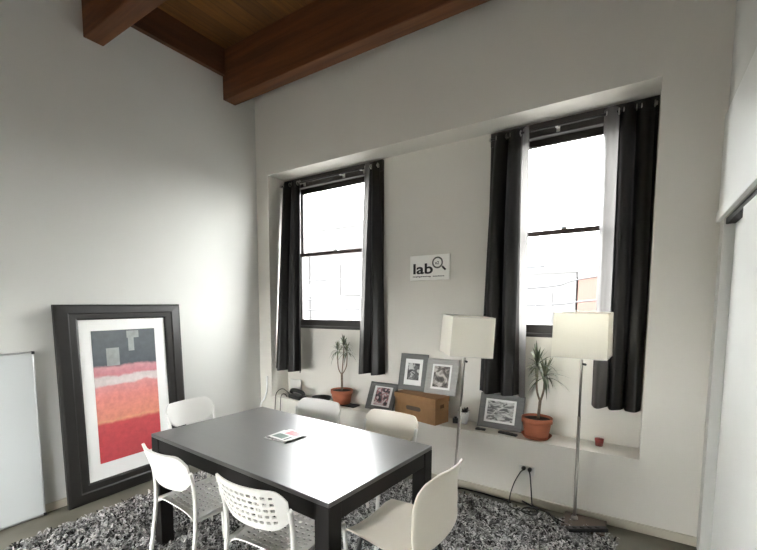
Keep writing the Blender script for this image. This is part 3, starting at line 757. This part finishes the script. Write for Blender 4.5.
o = MB().lathe([(.020, 0), (.026, .012), (.024, .030), (.010, .036), (.003, .036)], 20).build('jar_lid', M['white_ceramic']); o.location = (.700, .225, z); tag(o, 'small white knob-like lid behind the black dish', 'lid')
for i, (dx, lab) in enumerate(((0, 'thin black cable drooping over the ledge edge, nearest the corner'), (.075, 'thin black cable drooping over the ledge edge, nearer the phone'))):
    p = smooth_path([(.33 + dx, .150, z + .012), (.300 + dx, .06, z + .095), (.270 + dx, -.012, z + .060), (.255 + dx, -.022, z - .05), (.245 + dx, -.022, z - .25), (.26 + dx, -.020, .05), (.30 + dx, -.05, .006)], 7) if i == 0 else smooth_path([(.375, .045, z + .012), (.365, .02, z + .05), (.345, -.014, z + .040), (.335, -.022, z - .05), (.325, -.022, z - .25), (.335, -.020, .05), (.37, -.05, .006)], 7)
    o = MB().tube(p, .0045, 8).build('cable', M['black_rubber']); tag(o, lab, 'cable')
p = smooth_path([(.115, -.006, .735), (.122, -.014, .66), (.118, -.020, .56), (.085, -.030, .47), (.040, -.040, .40), (.022, -.05, .20), (.03, -.06, .010)], 8)
o = MB().tube(p, .0095, 8).build('cable', M['white_gloss']); tag(o, 'white cable curving down the wall in the far left corner', 'cable')

# ------------------------------------------------------------------ lab sign
sg = thing('sign', 'white sign reading lab with a magnifying glass between the windows', 'sign', (1.981, D - .001, 1.775))
MB().box(-.195, .195, -.020, 0, 0, .230).build('panel', M['sign_face'], sg, bevel=.002)
def text_mesh(txt, size, bold):
    cu = bpy.data.curves.new('lettering', 'FONT'); cu.body = txt; cu.size = size; cu.extrude = .0006; cu.offset = bold
    ob = bpy.data.objects.new('tmp', cu); COL.objects.link(ob)
    bpy.context.view_layer.update()
    me_ = bpy.data.meshes.new_from_object(ob.evaluated_get(bpy.context.evaluated_depsgraph_get()))
    bpy.data.objects.remove(ob); return me_
me_ = text_mesh('lab', .132, .0028); me_.materials.append(M['ink'])
lo = bpy.data.objects.new('lettering', me_); COL.objects.link(lo); lo.parent = sg; lo.scale = (1.36, 1, 1); lo.location = (-.168, -.0208, .062); lo.rotation_euler = (PI / 2, 0, 0)
me_ = text_mesh('x2', .040, .0006); me_.materials.append(M['ink_grey'])
lo = bpy.data.objects.new('lettering', me_); COL.objects.link(lo); lo.parent = sg; lo.location = (.056, -.0208, .141); lo.rotation_euler = (PI / 2, 0, 0)
o = MB().tube([(.080 + .046 * math.cos(a), -.0212, .157 + .046 * math.sin(a)) for a in [2 * PI * q / 32 for q in range(32)]], .0068, 8, closed=True, squash=1.0)
o.v = [(a, -.0205 + (b + .0212) * .15, c) for a, b, c in o.v]; o.build('magnifier_ring', M['ink_grey'], sg)
o = MB(); Rm = Matrix.Translation((.142, 0, .105)) @ Matrix.Rotation(PI / 4, 4, 'Y'); o.box(-.024, .024, -.0218, -.0202, -.0085, .0085, Rm); o.build('magnifier_handle', M['ink'], sg)
xx = -.165
for word in (((.006, .010, 0), (.010, .008, 0), (.010, .008, .003), (.009, .010, 0), (.011, .008, .004), (.012, .008, 0), (.009, .009, 0), (.010, .008, 0), (.006, .010, 0), (.010, .008, 0), (.010, .008, .004)),
             ((.009, .008, 0), (.009, .008, 0), (.010, .008, 0), (.006, .010, 0), (.010, .008, 0), (.009, .008, 0), (.010, .008, 0))):
    o = MB(); x0_ = xx
    for wd, hh, dn in word:
        o.box(xx, xx + wd * 1.24, -.0206, -.0199, .030 - dn, .030 + hh); xx += wd * 1.24 + .0052
    o.box(x0_, xx - .0052, -.0204, -.0199, .0335, .0352)
    o.build('tagline_word', M['ink_grey'], sg); xx += .017

# ------------------------------------------------------------------ brochures on the table
def brochure(label, zz, dx, dy, rz, slots, k=.86):
    t = thing('brochure', label, 'brochure', (1.852 + dx, -1.540 + dy, zz), (0, 0, rz))
    MB().box(-.098 * k, .098 * k, -.105 * k, .105 * k, 0, .005).build('pages', M['paper'], t, bevel=.001)
    o = MB()
    for s_, b in slots:
        o.slot = s_; o.box(*[c * k for c in b], .0052, .0058)
    o.build('cover_print', [M['cover_pink'], M['cover_green'], M['cover_dark']], t)
brochure('white brochure lying underneath on the black table', .7455, -.012, -.006, .02, [(2, (-.09, .09, -.098, -.080))])
brochure('brochure with pink and green cover, on top of the other on the table', .7515, .010, .004, -.10, [(0, (-.05, .085, .01, .085)), (1, (-.075, .030, -.085, -.010)), (2, (.050, .066, -.09, -.02))])

# ------------------------------------------------------------------ outlet, cords, power strip
t = thing('wall_outlet', 'white double socket on the low wall behind the rug', 'outlet', (2.934, 0.0, .268))
MB().box(-.058, .058, -.008, 0, -.036, .036).build('faceplate', M['white_plastic'], t, bevel=.003)
fl = 0.048
p1 = thing('power_cable', 'thin black cord from the left plug of the double socket', 'cable', (2.913, -.008, .284))
MB().tube([(0, 0, 0), (0, -.016, 0), (0, -.030, -.004)], [.016, .016, .010], 14).build('plug', M['black_plastic'], p1)
path = [(2.913, -.036, .278), (2.895, -.055, .255), (2.862, -.075, .180), (2.842, -.095, .10), (2.84, -.125, fl + .006), (2.86, -.22, fl), (2.95, -.245, fl), (3.05, -.20, fl)]
MB().tube([Vector(q) - Vector((2.913, -.008, .284)) for q in smooth_path(path, 8)], .0042, 8).build('flex', M['black_rubber'], p1)
p2 = thing('power_cable', 'thin black cord from the right plug of the double socket', 'cable', (2.957, -.008, .281))
MB().tube([(0, 0, 0), (0, -.016, 0), (0, -.030, -.004)], [.016, .016, .010], 14).build('plug', M['black_plastic'], p2)
path = [(2.957, -.036, .275), (2.968, -.055, .25), (2.985, -.085, .15), (2.995, -.105, .080), (3.01, -.125, fl + .004), (3.08, -.15, fl), (3.16, -.215, fl), (3.235, -.262, fl + .004)]
MB().tube([Vector(q) - Vector((2.957, -.008, .281)) for q in smooth_path(path, 8)], .0048, 8).build('flex', M['black_rubber'], p2)
ps = thing('power_strip', 'long black power strip lying on the rug beside the lamp base', 'power strip', (3.375, -.285, .046), (0, 0, .60))
MB().box(-.130, .130, -.022, .022, 0, .026).build('body', M['black_plastic'], ps, bevel=.006, seg=3)
for i in range(4): MB().lathe([(.015, 0), (.015, .002), (.003, .002)], 18).build('socket', M['black_rubber'], ps).location = (-.085 + i * .05, 0, .026)
path = [(2.30, -.030, .008), (2.33, -.045, .010), (2.40, -.075, .012), (2.46, -.050, .012), (2.60, -.040, .010), (2.75, -.055, .010), (2.84, -.075, .010)]
o = MB().tube(smooth_path(path, 8), .006, 8).build('cable', M['black_rubber']); tag(o, 'black cable lying along the skirting behind the shell chair', 'cable')
path = [(2.93, -.11, fl + .012), (3.00, -.16, fl + .016), (3.06, -.22, fl + .012), (3.03, -.28, fl + .006), (2.96, -.27, fl + .012), (2.99, -.20, fl + .016), (3.12, -.20, fl + .016), (3.20, -.30, fl + .004)]
o = MB().tube(smooth_path(path, 8), .0062, 8).build('cable', M['black_rubber']); tag(o, 'loose loop of black cable on the rug below the socket', 'cable')

# ------------------------------------------------------------------ outside: street, buildings, wires
GZ = -4.2
struct(MB().box(-160, 160, -160, 160, GZ - .2, GZ).build('ground', M['street']))
def building(label, loc, w, d, h, m_, wins, roof=None):
    t = thing('building', label, 'building', loc)
    MB().box(0, w, 0, d, 0, h).build('walls', m_, t)
    MB().box(-.03, w + .03, -.03, d + .03, h, h + .25).build('parapet', M['pale_far'], t)
    for x0, z0, ww, hh in wins:
        f_ = MB().box(x0 - .08, x0 + ww + .08, -.06, .02, z0 - .10, z0 + hh + .08).build('window', M['pale_far'], t)
        MB().box(x0, x0 + ww, -.075, -.055, z0, z0 + hh).build('pane', M['glass_far'], f_)
    return t
building('pale flat-fronted building across the street, seen through the left window', (-14.5, 14, GZ), 4.3, 8, 9.0, M['stone_far'], [(x_, zz, 1.0, 1.5) for x_ in (.7, 2.5) for zz in (2, 4.6, 7)])
building('taller pale building behind the wires, seen through the left window', (-9.9, 13.4, GZ), 6.6, 8, 9.45, M['pale_far'], [(x_, zz, .85, 1.35) for x_ in (.5, 1.75, 3.2, 4.6) for zz in (2.2, 6.3)])
building('pale low building across the street, seen through the right window', (-1.4, 14.0, GZ), 3.055, 8, 6.9, M['stone_far'], [(x_, zz, .7, 1.2) for x_ in (.4, 1.5) for zz in (2.2, 4.9)])
building('orange brick building across the street, seen through the right window', (1.72, 14, GZ), 7.5, 8, 6.7, M['brick_far'], [(x_, zz, 1.0, 1.1) for x_ in (2.4, 4.4, 6.0) for zz in (2.0, 4.6)])
for lab, pts in (('highest street wire outside the windows', [(-16, 9, 2.6), (-4, 9, 2.45), (1.15, 9, 2.56), (2.7, 9, 2.70), (9, 9, 3.3)]),
                 ('second street wire from the top outside the windows', [(-16, 9, 1.78), (-5, 9, 1.75), (1.17, 9, 1.99), (2.73, 9, 2.25), (9, 9, 3.0)]),
                 ('lowest street wire outside the windows', [(-16, 9, 1.2), (-5, 9, 1.38), (1.19, 9, 1.52), (2.76, 9, 1.65), (9, 9, 2.2)])):
    o = MB().tube(smooth_path(pts, 8), .022, 6).build('hanging_wire', M['wire']); tag(o, lab, 'wire', 'street wires')

# ------------------------------------------------------------------ light and camera
wd = bpy.data.worlds.new('overcast'); S.world = wd; wd.use_nodes = True
nt = wd.node_tree; nt.nodes.clear()
ow = N(nt, 'ShaderNodeOutputWorld'); bg = N(nt, 'ShaderNodeBackground')
tc = N(nt, 'ShaderNodeTexCoord'); sp = N(nt, 'ShaderNodeSeparateXYZ'); nt.links.new(tc.outputs['Generated'], sp.inputs[0])
r = ramp(nt, sp.outputs[2], [(0.0, (1.0, 0.995, 0.98)), (0.6, (1.0, 1.0, 1.0))])
nt.links.new(r.outputs[0], bg.inputs[0]); bg.inputs[1].default_value = 9.0
nt.links.new(bg.outputs[0], ow.inputs[0])

cam = bpy.data.cameras.new('camera'); co = bpy.data.objects.new('camera', cam); COL.objects.link(co)
FPX, CX, CY = 418.10, 345.60, 341.55
YAW, PIT, ROL = -0.6118, -0.0883, 0.0031
fw_ = Vector((math.sin(YAW) * math.cos(PIT), math.cos(YAW) * math.cos(PIT), math.sin(PIT)))
rt = Vector((math.cos(YAW), -math.sin(YAW), 0)); dn = fw_.cross(rt)
r2 = rt * math.cos(ROL) + dn * math.sin(ROL); d2 = -rt * math.sin(ROL) + dn * math.cos(ROL)
mw = Matrix(((r2.x, -d2.x, -fw_.x), (r2.y, -d2.y, -fw_.y), (r2.z, -d2.z, -fw_.z))).to_4x4()
mw.translation = Vector((3.5903, -3.3829, 1.5522)); co.matrix_world = mw
cam.sensor_fit = 'HORIZONTAL'; cam.sensor_width = 36; cam.lens = FPX / 757 * 36
cam.shift_x = (378.5 - CX) / 757; cam.shift_y = (CY - 275) / 757
cam.clip_start = 0.02; cam.clip_end = 300
S.camera = co
S.cycles.max_bounces = 12; S.cycles.diffuse_bounces = 8; S.cycles.transparent_max_bounces = 16
S.cycles.sample_clamp_indirect = 8
S.view_settings.view_transform = 'Standard'; S.view_settings.look = 'None'; S.view_settings.gamma = 1; S.view_settings.use_curve_mapping = False
S.view_settings.exposure = 2.2
